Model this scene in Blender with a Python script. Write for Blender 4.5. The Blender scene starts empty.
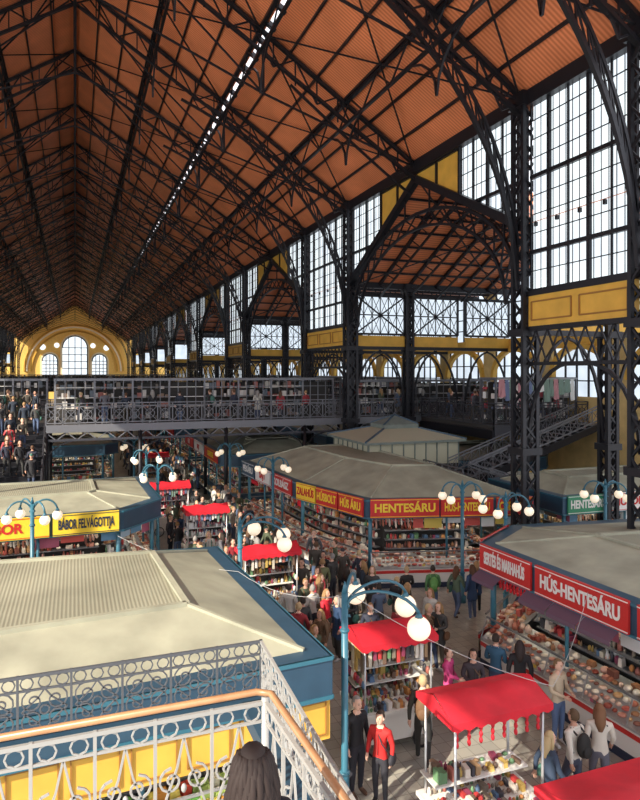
import bpy, math, random
from mathutils import Vector, Matrix
random.seed(7)
V=Vector
scene=bpy.context.scene
col=scene.collection
# ------------------------------------------------------------ materials
_m={}
def mat(name,c,rough=0.6,metal=0.0,noise=0.0,scale=3.0,em=0.0,bump=0.0,base=None):
    if name in _m: return _m[name]
    m=bpy.data.materials.new(name); m.use_nodes=True
    nt=m.node_tree; b=nt.nodes["Principled BSDF"]
    b.inputs["Base Color"].default_value=(*(base or c),1); b.inputs["Roughness"].default_value=rough
    b.inputs["Metallic"].default_value=metal
    if em>0:
        b.inputs["Emission Color"].default_value=(*c,1); b.inputs["Emission Strength"].default_value=em
    if noise>0 or bump>0:
        tc=nt.nodes.new("ShaderNodeTexCoord"); n=nt.nodes.new("ShaderNodeTexNoise")
        n.inputs["Scale"].default_value=scale; n.inputs["Detail"].default_value=5
        nt.links.new(tc.outputs["Object"],n.inputs["Vector"])
        if noise>0:
            r=nt.nodes.new("ShaderNodeValToRGB")
            r.color_ramp.elements[0].position=.3; r.color_ramp.elements[1].position=.7
            r.color_ramp.elements[0].color=(*[max(0,x*(1-noise)) for x in c],1)
            r.color_ramp.elements[1].color=(*[min(1,x*(1+noise)) for x in c],1)
            nt.links.new(n.outputs["Fac"],r.inputs[0])
            if not base: nt.links.new(r.outputs[0],b.inputs["Base Color"])
            if em>0: nt.links.new(r.outputs[0],b.inputs["Emission Color"])
        if bump>0:
            bp=nt.nodes.new("ShaderNodeBump"); bp.inputs["Strength"].default_value=bump
            nt.links.new(n.outputs["Fac"],bp.inputs["Height"]); nt.links.new(bp.outputs[0],b.inputs["Normal"])
    _m[name]=m; return m
def palette(name,cols,rough=.5,em=0.0):
    if name in _m: return _m[name]
    m=bpy.data.materials.new(name); m.use_nodes=True; nt=m.node_tree; b=nt.nodes["Principled BSDF"]
    g=nt.nodes.new("ShaderNodeNewGeometry"); r=nt.nodes.new("ShaderNodeValToRGB")
    r.color_ramp.interpolation='CONSTANT'
    e=r.color_ramp.elements
    while len(e)<len(cols): e.new(0.5)
    for i,c in enumerate(cols):
        e[i].position=i/len(cols)
    for i,c in enumerate(cols): e[i].color=(*c,1)
    nt.links.new(g.outputs["Random Per Island"],r.inputs[0]); nt.links.new(r.outputs[0],b.inputs["Base Color"])
    b.inputs["Roughness"].default_value=rough
    _m[name]=m; return m
def striped(name,c1,c2,scale,axis='Y',rough=.6,noise=.25,dist=0.0):
    m=bpy.data.materials.new(name); m.use_nodes=True; nt=m.node_tree; b=nt.nodes["Principled BSDF"]
    tc=nt.nodes.new("ShaderNodeTexCoord"); w=nt.nodes.new("ShaderNodeTexWave")
    w.bands_direction=axis; w.inputs["Scale"].default_value=scale; w.inputs["Distortion"].default_value=dist
    nt.links.new(tc.outputs["Object"],w.inputs["Vector"])
    r=nt.nodes.new("ShaderNodeValToRGB"); r.color_ramp.elements[0].color=(*c1,1); r.color_ramp.elements[1].color=(*c2,1)
    nt.links.new(w.outputs["Fac"],r.inputs[0])
    n=nt.nodes.new("ShaderNodeTexNoise"); n.inputs["Scale"].default_value=.5; n.inputs["Detail"].default_value=6
    nt.links.new(tc.outputs["Object"],n.inputs["Vector"])
    mr=nt.nodes.new("ShaderNodeMapRange"); mr.inputs[3].default_value=1-noise; mr.inputs[4].default_value=1+noise
    mr.inputs[1].default_value=.3; mr.inputs[2].default_value=.7
    nt.links.new(n.outputs["Fac"],mr.inputs[0])
    mx=nt.nodes.new("ShaderNodeVectorMath"); mx.operation='SCALE'
    nt.links.new(r.outputs[0],mx.inputs[0]); nt.links.new(mr.outputs[0],mx.inputs["Scale"])
    nt.links.new(mx.outputs[0],b.inputs["Base Color"]); b.inputs["Roughness"].default_value=rough
    bp=nt.nodes.new("ShaderNodeBump"); bp.inputs["Strength"].default_value=.25; bp.inputs["Distance"].default_value=.015
    nt.links.new(w.outputs["Fac"],bp.inputs["Height"]); nt.links.new(bp.outputs[0],b.inputs["Normal"])
    _m[name]=m; return m
IRON=mat("black_iron",(.016,.016,.021),.42,.3)
IRON2=mat("grey_iron",(.18,.185,.205),.45,.4)
IRON3=mat("dark_grey_iron",(.06,.062,.075),.45,.4)
CEIL=striped("red_boards",(.62,.175,.07),(.90,.31,.135),1.9,'Y',.5,noise=.15)
OCHRE=mat("ochre_paint",(.70,.40,.06),.6,noise=.12,scale=1.5)
WALLY=mat("yellow_brick",(.62,.44,.18),.8,noise=.2,scale=1.2)
GLASS=mat("frosted_glass",(.80,.88,.97),.3,noise=.14,scale=.7,em=1.35,base=(.12,.14,.16))
GLASSD=mat("aisle_glass",(.68,.77,.86),.3,noise=.16,scale=.9,em=1.15,base=(.12,.14,.16))
BLUE=mat("blue_paint",(.025,.065,.11),.45,noise=.1)
LBLUE=mat("lamp_blue_paint",(.035,.14,.20),.35)
ROOF=striped("ribbed_roof_sheet",(.215,.21,.155),(.325,.32,.24),4.5,'X',.75,noise=.2)
ROOF2=mat("roof_felt",(.31,.31,.235),.8,noise=.25,scale=.9)
RED=mat("red_sign_paint",(.52,.025,.022),.45,noise=.12,scale=1.5); REDC=mat("red_canvas",(.60,.014,.03),.65,noise=.18,scale=2,bump=.25)
YEL=mat("yellow_sign_paint",(.80,.56,.04),.5,noise=.1,scale=1.5); WHITE=mat("white_paint",(.72,.71,.67),.5)
GREEN=mat("green_sign_paint",(.03,.22,.11),.45); NAVY=mat("dark_navy",(.02,.03,.06),.5)
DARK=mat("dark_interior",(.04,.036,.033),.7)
PURP=mat("purple_awning",(.14,.08,.12),.6)
WOOD=mat("varnished_wood",(.38,.20,.10),.35,noise=.2,scale=6)
GLOBE=mat("lamp_globe",(1.0,.80,.54),.2,em=.6,base=(.85,.8,.7))
STEEL=mat("steel_counter",(.45,.46,.47),.35,.6)
CABLE=mat("white_cable",(.45,.45,.45),.5)
G_MEAT=palette("meat_goods",[(.42,.08,.06),(.55,.24,.18),(.26,.05,.03),(.70,.50,.40),(.44,.15,.09),(.72,.64,.54),(.32,.15,.07),(.62,.36,.28),(.2,.07,.05),(.74,.68,.58),(.50,.30,.14)])
G_MIX=palette("grocery_goods",[(.48,.05,.05),(.66,.60,.52),(.52,.36,.10),(.08,.15,.26),(.12,.24,.12),(.55,.25,.08),(.05,.05,.06),(.34,.22,.12),(.7,.68,.64),(.28,.05,.10),(.22,.18,.14),(.38,.13,.10),(.16,.10,.07),(.55,.50,.40)])
G_BR=palette("bridge_goods",[(.14,.12,.10),(.38,.36,.32),(.08,.08,.09),(.55,.53,.5),(.22,.14,.09),(.10,.13,.16),(.65,.62,.58),(.30,.09,.07)])
G_VEG=palette("fruit_goods",[(.6,.25,.04),(.1,.28,.06),(.5,.05,.03),(.65,.52,.1),(.28,.38,.1),(.6,.55,.42)])
G_CLOTH=palette("cloth_goods",[(.75,.75,.75),(.5,.08,.1),(.7,.66,.62),(.15,.2,.35),(.55,.25,.28),(.8,.8,.78),(.2,.3,.25)])
G_POST=palette("poster_boards",[(.75,.74,.70),(.12,.26,.4),(.6,.1,.08),(.68,.5,.1),(.7,.7,.7),(.36,.48,.58),(.4,.1,.16),(.15,.12,.1)])
LITE=mat("stall_strip_light",(1,.88,.68),.3,em=14)
# ------------------------------------------------------------ mesh builder
class MB:
    def __init__(s): s.v=[];s.f=[];s.m=[];s.mats=[];s.sm=[]
    def mi(s,m):
        if m not in s.mats: s.mats.append(m)
        return s.mats.index(m)
    def poly(s,pts,m,smooth=False):
        b=len(s.v); s.v+= [tuple(p) for p in pts]; s.f.append(tuple(range(b,b+len(pts)))); s.m.append(s.mi(m)); s.sm.append(smooth)
    def grid(s,verts,faces,m,smooth=False):
        b=len(s.v); s.v+=[tuple(p) for p in verts]; k=s.mi(m)
        for f in faces: s.f.append(tuple(b+i for i in f)); s.m.append(k); s.sm.append(smooth)
    def box(s,a,b,m):
        x0,y0,z0=a;x1,y1,z1=b
        vs=[(x0,y0,z0),(x1,y0,z0),(x1,y1,z0),(x0,y1,z0),(x0,y0,z1),(x1,y0,z1),(x1,y1,z1),(x0,y1,z1)]
        s.grid(vs,[(0,3,2,1),(4,5,6,7),(0,1,5,4),(1,2,6,5),(2,3,7,6),(3,0,4,7)],m)
    def beam(s,p,q,w,m,h=None):
        p=V(p);q=V(q);d=q-p
        if d.length<1e-5: return
        d.normalize(); up=V((0,0,1)) if abs(d.z)<.95 else V((0,1,0))
        a=d.cross(up).normalized(); b=a.cross(d)
        h=h or w; a*=w/2;b*=h/2
        vs=[p-a-b,p+a-b,p+a+b,p-a+b,q-a-b,q+a-b,q+a+b,q-a+b]
        s.grid(vs,[(0,1,2,3),(7,6,5,4),(0,4,5,1),(1,5,6,2),(2,6,7,3),(3,7,4,0)],m)
    def line(s,pts,w,m,h=None):
        for i in range(len(pts)-1): s.beam(pts[i],pts[i+1],w,m,h)
    def tube(s,pts,r,m,n=8,smooth=True):
        pts=[V(p) for p in pts]; N=len(pts)
        rr=r if isinstance(r,(list,tuple)) else [r]*N
        vs=[];prev=None
        for i,p in enumerate(pts):
            d=(pts[min(i+1,N-1)]-pts[max(i-1,0)]).normalized()
            if prev is None:
                up=V((0,0,1)) if abs(d.z)<.9 else V((0,1,0)); a=d.cross(up).normalized()
            else:
                a=(prev-d*prev.dot(d)); a=a.normalized() if a.length>1e-6 else d.orthogonal().normalized()
            prev=a; b=d.cross(a)
            for k in range(n):
                t=2*math.pi*k/n; vs.append(p+(a*math.cos(t)+b*math.sin(t))*rr[i])
        fs=[]
        for i in range(N-1):
            for k in range(n):
                k2=(k+1)%n; fs.append((i*n+k,i*n+k2,(i+1)*n+k2,(i+1)*n+k))
        fs.append(tuple(range(n-1,-1,-1))); fs.append(tuple((N-1)*n+k for k in range(n)))
        s.grid(vs,fs,m,smooth)
    def ell(s,c,r,m,nu=12,nv=8,keep=None,smooth=True):
        c=V(c); r=r if isinstance(r,(tuple,list)) else (r,r,r)
        vs=[];fs=[]
        for j in range(nv+1):
            ph=math.pi*j/nv
            for i in range(nu):
                th=2*math.pi*i/nu
                vs.append((c.x+r[0]*math.sin(ph)*math.cos(th),c.y+r[1]*math.sin(ph)*math.sin(th),c.z+r[2]*math.cos(ph)))
        for j in range(nv):
            for i in range(nu):
                i2=(i+1)%nu; f=(j*nu+i,(j+1)*nu+i,(j+1)*nu+i2,j*nu+i2)
                if j==0: f=(f[0],f[1],f[2])
                elif j==nv-1: f=(f[0],f[1],f[3])
                if keep:
                    cc=V((0,0,0))
                    for q in f: cc+=V(vs[q])
                    cc/=len(f)
                    if not keep((cc.x-c.x)/r[0],(cc.y-c.y)/r[1],(cc.z-c.z)/r[2]): continue
                fs.append(f)
        s.grid(vs,fs,m,smooth)
    def mesh(s,name):
        me=bpy.data.meshes.new(name); me.from_pydata(s.v,[],s.f)
        for m in s.mats: me.materials.append(m)
        me.polygons.foreach_set("material_index",s.m); me.polygons.foreach_set("use_smooth",s.sm)
        me.update(); return me
    def obj(s,name,loc=(0,0,0),rot=0,parent=None):
        o=bpy.data.objects.new(name,s.mesh(name)); o.location=loc; o.rotation_euler=(0,0,rot); col.objects.link(o)
        if parent: o.parent=parent
        return o
def inst(name,me,loc,rot=0,sc=1):
    o=bpy.data.objects.new(name,me); o.location=loc; o.rotation_euler=(0,0,rot); o.scale=(sc,sc,sc); col.objects.link(o); return o
# ------------------------------------------------------------ constants of the hall
XC=15.4; ZE=18.1; ZR=28.3; SL=(ZR-ZE)/XC; YEND=210
def zr(x): return ZR-SL*abs(x)
cols=[14.2,19.6,35.7,43.4,60.9,68.6,86,93.7,111,118.7,136,143.7,161,168.7,186,193.7,208]
wide=[(19.6,35.7),(43.4,60.9),(68.6,86),(93.7,111),(118.7,136),(143.7,161),(168.7,186)]
narrow=[(14.2,19.6),(35.7,43.4),(60.9,68.6),(86,93.7),(111,118.7),(136,143.7),(161,168.7),(186,193.7)]
def floor_mat():
    m=bpy.data.materials.new("stone_floor_tiles"); m.use_nodes=True; nt=m.node_tree; b=nt.nodes["Principled BSDF"]
    tc=nt.nodes.new("ShaderNodeTexCoord"); br=nt.nodes.new("ShaderNodeTexBrick")
    br.offset=0; br.inputs["Scale"].default_value=1.6
    br.inputs["Brick Width"].default_value=.5; br.inputs["Row Height"].default_value=.5; br.inputs["Mortar Size"].default_value=.01
    br.inputs["Color1"].default_value=(.40,.38,.33,1); br.inputs["Color2"].default_value=(.30,.295,.27,1); br.inputs["Mortar"].default_value=(.16,.15,.13,1)
    nt.links.new(tc.outputs["Object"],br.inputs["Vector"]); nt.links.new(br.outputs["Color"],b.inputs["Base Color"])
    b.inputs["Roughness"].default_value=.3
    return m
f=MB(); FM=floor_mat(); f.poly([(-45,-25,0),(60,-25,0),(60,215,0),(-45,215,0)],FM); f.obj("floor")
c=MB()
for sg in (1,-1):
    for x0,x1 in (((0,7.85),(8.12,XC+.6)) if sg>0 else ((0,XC+.6),)):
        z0,z1=zr(x0),zr(x1)
        for k in range(23):
            y0=-12+k*10; y1=min(y0+10,YEND)
            if y0>=YEND: break
            p=[(sg*x0,y0,z0),(sg*x1,y0,z1),(sg*x1,y1,z1),(sg*x0,y1,z0)]
            c.poly(p if sg<0 else p[::-1],CEIL)
c.obj("ceiling")
SKY=mat("skylight_glass",(.85,.92,1),.3,em=1.3)
s=MB()
s.poly([(7.83,-12,zr(7.83)+.14),(8.15,-12,zr(8.15)+.14),(8.15,YEND,zr(8.15)+.14),(7.83,YEND,zr(7.83)+.14)],SKY)
for k in range(150):
    y=-12+k*1.45; s.beam((7.8,y,zr(7.8)+.02),(8.2,y,zr(8.2)+.02),.2,IRON)
s.obj("skylight")
p=MB()
for sg in (1,-1):
    x=1.2
    while x<15.3:
        p.beam((sg*x,-12,zr(x)-.08),(sg*x,YEND,zr(x)-.08),.08,IRON,.12); x+=1.3
    for gx in (3.9,7.62,11.7):
        zt=zr(gx)-.15; zb=zt-1.0
        for z in (zt,zb): p.beam((sg*gx,-12,z),(sg*gx,YEND,z),.13,IRON,.13)
        y=-12; k=0
        while y<YEND-1.4:
            p.beam((sg*gx,y,zt if k%2 else zb),(sg*gx,y+1.35,zb if k%2 else zt),.06,IRON); y+=1.35;k+=1
    p.beam((sg*XC,-12,ZE-.25),(sg*XC,YEND,ZE-.25),.45,IRON,.55)
zt=ZR-.3
for z in (zt,zt-1.3): p.beam((0,-12,z),(0,YEND,z),.16,IRON)
y=-12;k=0
while y<YEND-1.6:
    p.beam((0,y,zt if k%2 else zt-1.3),(0,y+1.5,zt-1.3 if k%2 else zt),.07,IRON); y+=1.5;k+=1
ty=[-2.5,6]+cols; tys=[]
for i in range(len(ty)-1):
    tys.append(ty[i])
    if ty[i+1]-ty[i]>12: tys.append((ty[i]+ty[i+1])/2)
tys.append(ty[-1])
for i in range(len(tys)-1):
    a,b=tys[i],tys[i+1]
    for sg in (1,-1):
        for x0,x1 in ((.3,7.7),(7.8,15.2)):
            p.beam((sg*x0,a,zr(x0)-.3),(sg*x1,b,zr(x1)-.3),.06,IRON); p.beam((sg*x1,a,zr(x1)-.3),(sg*x0,b,zr(x0)-.3),.06,IRON)
        for gx in (3.9,7.62,11.7):
            for e,d in ((a,1),(b,-1)):
                P=[(sg*gx,e+d*(2.6*(1-math.cos(t))),zr(gx)-3.0+1.9*math.sin(t)) for t in [k*math.pi/10 for k in range(6)]]
                p.line(P,.08,IRON)
p.obj("roof_girder_network")
def bez(a,b,c,n): return [tuple((1-t)**2*a[i]+2*t*(1-t)*b[i]+t*t*c[i] for i in range(3)) for t in [k/n for k in range(n+1)]]
def truss(main):
    t=MB()
    for sg in (1,-1):
        n=15; up=[];lo=[]
        for k in range(n+1):
            x=XC*k/n; up.append((sg*x,0,zr(x)-.2)); lo.append((sg*x,0,zr(x)-.2-(1.15 if k<n else .7)))
        t.beam(up[0],up[-1],.22,IRON,.14); t.beam(lo[0],lo[-1],.2,IRON,.12)
        for k in range(n):
            t.beam(up[k],lo[k],.06,IRON); t.beam(up[k] if k%2 else lo[k],lo[k+1] if k%2 else up[k+1],.065,IRON)
        A=(sg*XC,0,ZE-.3); C=(0,0,zr(0)-4.9); M=(sg*7.75,0,zr(7.75)-2.9)
        t.beam(A,M,.08,IRON); t.beam(M,C,.08,IRON); t.beam(M,(sg*7.75,0,zr(7.75)-1),.1,IRON); t.beam(M,(sg*.3,0,zr(0)-1.3),.07,IRON)
        if main:
            P=bez((sg*(XC-.3),0,11.0),(sg*(XC-.9),0,19.2),(sg*5.4,0,zr(5.4)-1.9),18)
            Q=bez((sg*(XC-.3),0,12.6),(sg*(XC-1.3),0,19.9),(sg*6.0,0,zr(6.0)-1.3),18)
            t.line(P,.14,IRON,.12); t.line(Q,.10,IRON,.10)
            for q in range(18): t.beam(P[q],Q[q+1],.05,IRON); t.beam(Q[q],P[q],.05,IRON)
            for q in (9,11,13,15): t.beam(Q[q],(Q[q][0],0,zr(Q[q][0])-1.3),.07,IRON)
            for (rx,rz,rad) in ((14.3,18.3,.42),):
                pts=[(sg*rx+rad*math.cos(a),0,rz+rad*math.sin(a)) for a in [i*math.pi/9 for i in range(19)]]
                t.line(pts,.06,IRON)
        else:
            P=bez((sg*(XC-.3),0,ZE-1.6),(sg*13.3,0,zr(13.3)-1.9),(sg*9,0,zr(9)-1.5),10); t.line(P,.1,IRON)
    t.beam((0,0,zr(0)-.3),(0,0,zr(0)-4.9),.12,IRON)
    return t.mesh("roof_truss")
TM=truss(True); TS=truss(False)
for y in tys:
    inst("roof_truss",TM if y in cols else TS,(0,y,0))
def column(h,w):
    t=MB(); a=w/2
    for sx in (-1,1):
        for sy in (-1,1): t.box((sx*a-.07,sy*a-.07,0),(sx*a+.07,sy*a+.07,h),IRON)
    z=0.4;k=0
    while z<h-w:
        for s1 in (-1,1):
            q=1 if k%2 else -1
            t.beam((-q*a,s1*a,z),(q*a,s1*a,z+w*1.1),.07,IRON); t.beam((s1*a,-q*a,z),(s1*a,q*a,z+w*1.1),.07,IRON)
            t.beam((q*a,s1*a,z),(-q*a,s1*a,z+w*1.1),.05,IRON)
        z+=w*1.1;k+=1
    t.box((-.09,-.09,0),(.09,.09,h),IRON)
    t.box((-a-.18,-a-.18,0),(a+.18,a+.18,.5),IRON); t.box((-a-.15,-a-.15,h-.5),(a+.15,a+.15,h),IRON)
    t.box((-a-.14,-a-.14,9.3),(a+.14,a+.14,9.55),IRON); t.box((-a-.14,-a-.14,5.0),(a+.14,a+.14,5.25),IRON)
    return t.mesh("lattice_column")
CM=column(ZE,.58); CA=column(13.4,.42)
for y in cols:
    inst("lattice_column",CM,(XC,y,0))
    if y>30: inst("lattice_column",CM,(-XC,y,0))
# ------------------------------------------------------------ nave walls
wc=[0]
def window(mbfun):
    wc[0]+=1; w=MB(); mbfun(w); w.obj("window_%d"%wc[0])
def glaz_rect(w,X,y0,y1,z0f,z1,g=GLASS,sy=1.0,sz=1.35,bar=.07):
    sgn=1 if X>0 else -1
    w.poly([(X+.1*sgn,y0,z0f(y0)),(X+.1*sgn,y1,z0f(y1)),(X+.1*sgn,y1,z1),(X+.1*sgn,y0,z1)],g)
    n=max(1,round((y1-y0)/sy))
    for i in range(n+1):
        y=y0+(y1-y0)*i/n; w.beam((X,y,z0f(y)),(X,y,z1),bar*(1.7 if i%2==0 else .9),IRON)
    n2=n*3
    for i in range(n2):
        y=y0+(y1-y0)*(i+.5)/n2; w.beam((X+.04*sgn,y,z0f(y)),(X+.04*sgn,y,z1),.022,IRON3)
    z=z1;k=0
    zmin=min(z0f(y0),z0f(y1))
    while z>zmin-.01:
        ys=[y0+(y1-y0)*i/24 for i in range(25)]; ok=[y for y in ys if z0f(y)<=z+.01]
        if len(ok)>1: w.beam((X,ok[0],z),(X,ok[-1],z),bar*(2.0 if k%4==0 else .45),IRON)
        z-=sz/2;k+=1
    w.beam((X,y0,z0f(y0)),(X,y1,z0f(y1)),.14,IRON)
TRIM=mat("dark_ochre_trim",(.32,.15,.03))
for sg in (1,-1):
    W=MB(); X=XC*sg; N="wall_right" if sg>0 else "wall_left"
    for (a,b) in narrow:
        if sg<0 and a<40: continue
        a2,b2=a+.35,b-.35
        W.box((X-.12,a2,9.6),(X+.12,b2,10.75),OCHRE)
        n=max(2,round((b-a)/2.6))
        for i in range(n):
            ya=a2+(b2-a2)*(i+.08)/n; yb=a2+(b2-a2)*(i+.92)/n; xs=X-.14*sg
            W.line([(xs,ya,9.85),(xs,yb,9.85),(xs,yb,10.5),(xs,ya,10.5),(xs,ya,9.85)],.05,TRIM)
        for z in (9.55,10.8): W.beam((X,a,z),(X,b,z),.32,IRON,.16)
        W.beam((X,a,8.3),(X,b,8.3),.12,IRON)
        y=a;k=0
        while y<b-.5:
            W.beam((X,y,8.3 if k%2 else 9.5),(X,y+.6,9.5 if k%2 else 8.3),.05,IRON); W.beam((X,y,9.5 if k%2 else 8.3),(X,y+.6,8.3 if k%2 else 9.5),.05,IRON); y+=.6;k+=1
        for e,d in ((a,1),(b,-1)):
            W.line(bez((X,e+.2*d,5.6),(X,e+.4*d,8.0),(X,e+2.2*d,8.3),8),.1,IRON)
        window(lambda w:glaz_rect(w,X,a2,b2,lambda y:10.9,17.7))
    for (a,b) in wide:
        if sg<0 and a<40: continue
        ym=(a+b)/2; h=(b-a)/2
        gl=lambda y:13.3+(17.3-13.3)*(1-abs(y-ym)/h)
        a2,b2=a+.35,b-.35; q=3.9
        window(lambda w:(glaz_rect(w,X,a2,a2+q,gl,17.7),glaz_rect(w,X,b2-q,b2,gl,17.7)))
        for (p0,p1) in ((a2+q,ym),(b2-q,ym)):
            W.poly([(X,p0,gl(p0)),(X,p1,gl(p1)),(X,p1,17.8),(X,p0,17.8)],OCHRE)
            W.beam((X-.05*sg,p0,gl(p0)),(X-.05*sg,p0,17.8),.12,IRON)
            W.beam((X-.05*sg,p0,17.55),(X-.05*sg,p1,17.55),.10,IRON)
            m_=(p0+p1)/2; W.beam((X-.05*sg,m_,gl(m_)),(X-.05*sg,m_,17.8),.10,IRON)
        W.beam((X,a,gl(a)),(X,ym,gl(ym)),.3,IRON,.35); W.beam((X,ym,gl(ym)),(X,b,gl(b)),.3,IRON,.35)
        A1=[];A2=[]
        for i in range(21):
            t=math.pi*i/20; A1.append((X,ym-h*.95*math.cos(t),11.0+4.6*math.sin(t))); A2.append((X,ym-h*.86*math.cos(t),10.6+4.3*math.sin(t)))
        W.line(A1,.14,IRON); W.line(A2,.12,IRON)
        for i in range(20): W.beam(A1[i],A2[i+1],.06,IRON); W.beam(A2[i],A1[i+1],.06,IRON)
        for i in range(3,18,2):
            W.beam(A1[i],(X,A1[i][1],gl(A1[i][1])),.07,IRON)
    W.obj(N)
    XO=27*sg
    R=MB();Wl=MB()
    for (a,b) in wide:
        if sg<0 and a<40: continue
        ym=(a+b)/2
        for e,dd in ((a,0),(b,0)):
            xs=[XC*sg,19.3*sg,23.1*sg,27*sg]
            Wl.beam((xs[0],e,13.25),(xs[-1],e,13.25),.25,IRON,.35); Wl.beam((xs[0],e,9.45),(xs[-1],e,9.45),.25,IRON,.2)
            Wl.beam((xs[0],e,12.65),(xs[-1],e,12.65),.16,IRON,.12)
            for i in range(3):
                x0,x1=sorted((xs[i],xs[i+1])); x0+=.3;x1-=.3
                Wl.box((x0,e-.06,9.55),(x1,e+.06,10.2),OCHRE)
                def dw(w,x0=x0,x1=x1,e=e):
                    w.poly([(x0,e,10.3),(x1,e,10.3),(x1,e,12.6),(x0,e,12.6)],GLASSD)
                    w.line([(x0,e-.05,10.3),(x1,e-.05,10.3),(x1,e-.05,12.6),(x0,e-.05,12.6),(x0,e-.05,10.3)],.12,IRON)
                    for k in range(6):
                        xa=x0+(x1-x0)*k/6; xb=x0+(x1-x0)*(k+1)/6
                        w.beam((xa,e-.05,10.3),(xa,e-.05,12.6),.05,IRON)
                        for zz in (10.3,11.45):
                            w.beam((xa,e-.05,zz),(xb,e-.05,zz+1.15),.03,IRON); w.beam((xb,e-.05,zz),(xa,e-.05,zz+1.15),.03,IRON)
                    w.beam((x0,e-.05,11.45),(x1,e-.05,11.45),.07,IRON)
                    w.beam((x0,e-.07,10.3),(x1,e-.07,12.6),.08,IRON); w.beam((x1,e-.07,10.3),(x0,e-.07,12.6),.08,IRON)
                if a<70: window(dw)
                else: Wl.poly([(x0,e,10.3),(x1,e,10.3),(x1,e,12.6),(x0,e,12.6)],GLASSD)
                y_=x0
                k=0
                while y_<x1:
                    Wl.beam((y_,e-.05,12.7 if k%2 else 13.2),(y_+.5,e-.05,13.2 if k%2 else 12.7),.05,IRON); y_+=.5;k+=1
                Wl.line(bez((xs[i]+.2*sg,e,5.4),(xs[i]+.5*sg,e,9.0),(xs[i]+2.0*sg,e,9.3),7),.1,IRON)
                Wl.line(bez((xs[i+1]-.2*sg,e,5.4),(xs[i+1]-.5*sg,e,9.0),(xs[i+1]-2.0*sg,e,9.3),7),.1,IRON)
            if a<100:
                for x in (19.3,): inst("lattice_column",CA,(x*sg,e,0))
        for e in (a,b):
            R.poly([(XC*sg,ym,17.3),(XO,ym,17.3),(XO,e,13.4),(XC*sg,e,13.4)],CEIL)
            for k in range(1,7):
                yy=e+(ym-e)*k/7; zz=13.4+3.9*k/7-.1
                R.beam((XC*sg,yy,zz),(XO,yy,zz),.08,IRON,.12)
            for x in (17.3,19.3,21.2,23.1,25):
                R.beam((x*sg,e,13.3),(x*sg,ym,17.2),.14,IRON,.2); R.beam((x*sg,e,12.5),(x*sg,ym,16.0),.1,IRON)
                for k in range(8):
                    f0=k/8;f1=(k+1)/8
                    R.beam((x*sg,e+(ym-e)*f0,13.3+3.9*f0),(x*sg,e+(ym-e)*f1,12.5+3.5*f1),.05,IRON)
            R.beam((15.6*sg,e,13.2),(26*sg,ym,17.1),.06,IRON); R.beam((15.6*sg,ym,17.1),(26*sg,e,13.2),.06,IRON)
    for (a,b) in narrow:
        if sg<0 and a<40: continue
        R.poly([(XC*sg,a,13.4),(XO,a,13.4),(XO,b,13.4),(XC*sg,b,13.4)],CEIL)
        for k in range(5): 
            yy=a+(b-a)*(k+.5)/5; R.beam((XC*sg,yy,13.3),(XO,yy,13.3),.1,IRON,.15)
    R.obj("ceiling_aisle_right" if sg>0 else "ceiling_aisle_left")
    y=14.2 if sg>0 else 43
    k=0
    while y<200:
        Wl.box((XO-.2,y,0),(XO+.2,y+1.2,13.4),WALLY)
        Wl.box((XO-.2,y+1.2,0),(XO+.2,y+5.8,6.6),WALLY); Wl.box((XO-.2,y+1.2,9.4),(XO+.2,y+5.8,10.2),OCHRE)
        Wl.poly([(XO+.1,y+1.2,6.6),(XO+.1,y+5.8,6.6),(XO+.1,y+5.8,9.4),(XO+.1,y+1.2,9.4)],GLASSD)
        Wl.poly([(XO+.1,y+1.2,10.2),(XO+.1,y+5.8,10.2),(XO+.1,y+5.8,13.4),(XO+.1,y+1.2,13.4)],GLASSD)
        for i in range(6):
            yy=y+1.2+4.6*i/5; Wl.beam((XO,yy,6.6),(XO,yy,13.4),.09,IRON)
        for zz in (7.5,8.4,11,11.8,12.6): Wl.beam((XO,y+1.2,zz),(XO,y+5.8,zz),.07,IRON)
        ar=[(XO-.25*sg,y+3.5+2.3*math.cos(t),7.6+1.9*math.sin(t)) for t in [q_*math.pi/10 for q_ in range(11)]]; Wl.line(ar,.3,OCHRE,.3)
        y+=5.8
    for (a,b) in wide:
        if sg<0 and a<40: continue
        Wl.poly([(XO,a,13.4),(XO,b,13.4),(XO,(a+b)/2,17.3)],GLASSD)
    Wl.obj("wall_aisle_right" if sg>0 else "wall_aisle_left")
FW=MB(); Y=YEND
def arch_poly(cx,w,z0,z1,n=14):
    r=w/2; pts=[(cx-r,z0),(cx+r,z0)]
    for i in range(n+1):
        t=math.pi*i/n; pts.append((cx+r*math.cos(t),z1-r+r*math.sin(t)))
    return pts
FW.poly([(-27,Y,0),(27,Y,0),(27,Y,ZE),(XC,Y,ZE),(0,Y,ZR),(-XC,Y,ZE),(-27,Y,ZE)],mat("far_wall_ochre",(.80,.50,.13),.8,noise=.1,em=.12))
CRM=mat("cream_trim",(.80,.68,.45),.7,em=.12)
for r,m_ in ((14.0,OCHRE),(13.3,CRM),(12.2,OCHRE)):
    pts=[(r*math.cos(t),Y-.3,8.2+r*math.sin(t)*1.0) for t in [math.pi*i/28 for i in range(29)]]
    FW.line(pts,.45,m_,.45)
FW.obj("wall_far")
WFAR=mat("far_window_glass",(.85,.93,1),.3,em=1.3,base=(.1,.1,.1))
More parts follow.
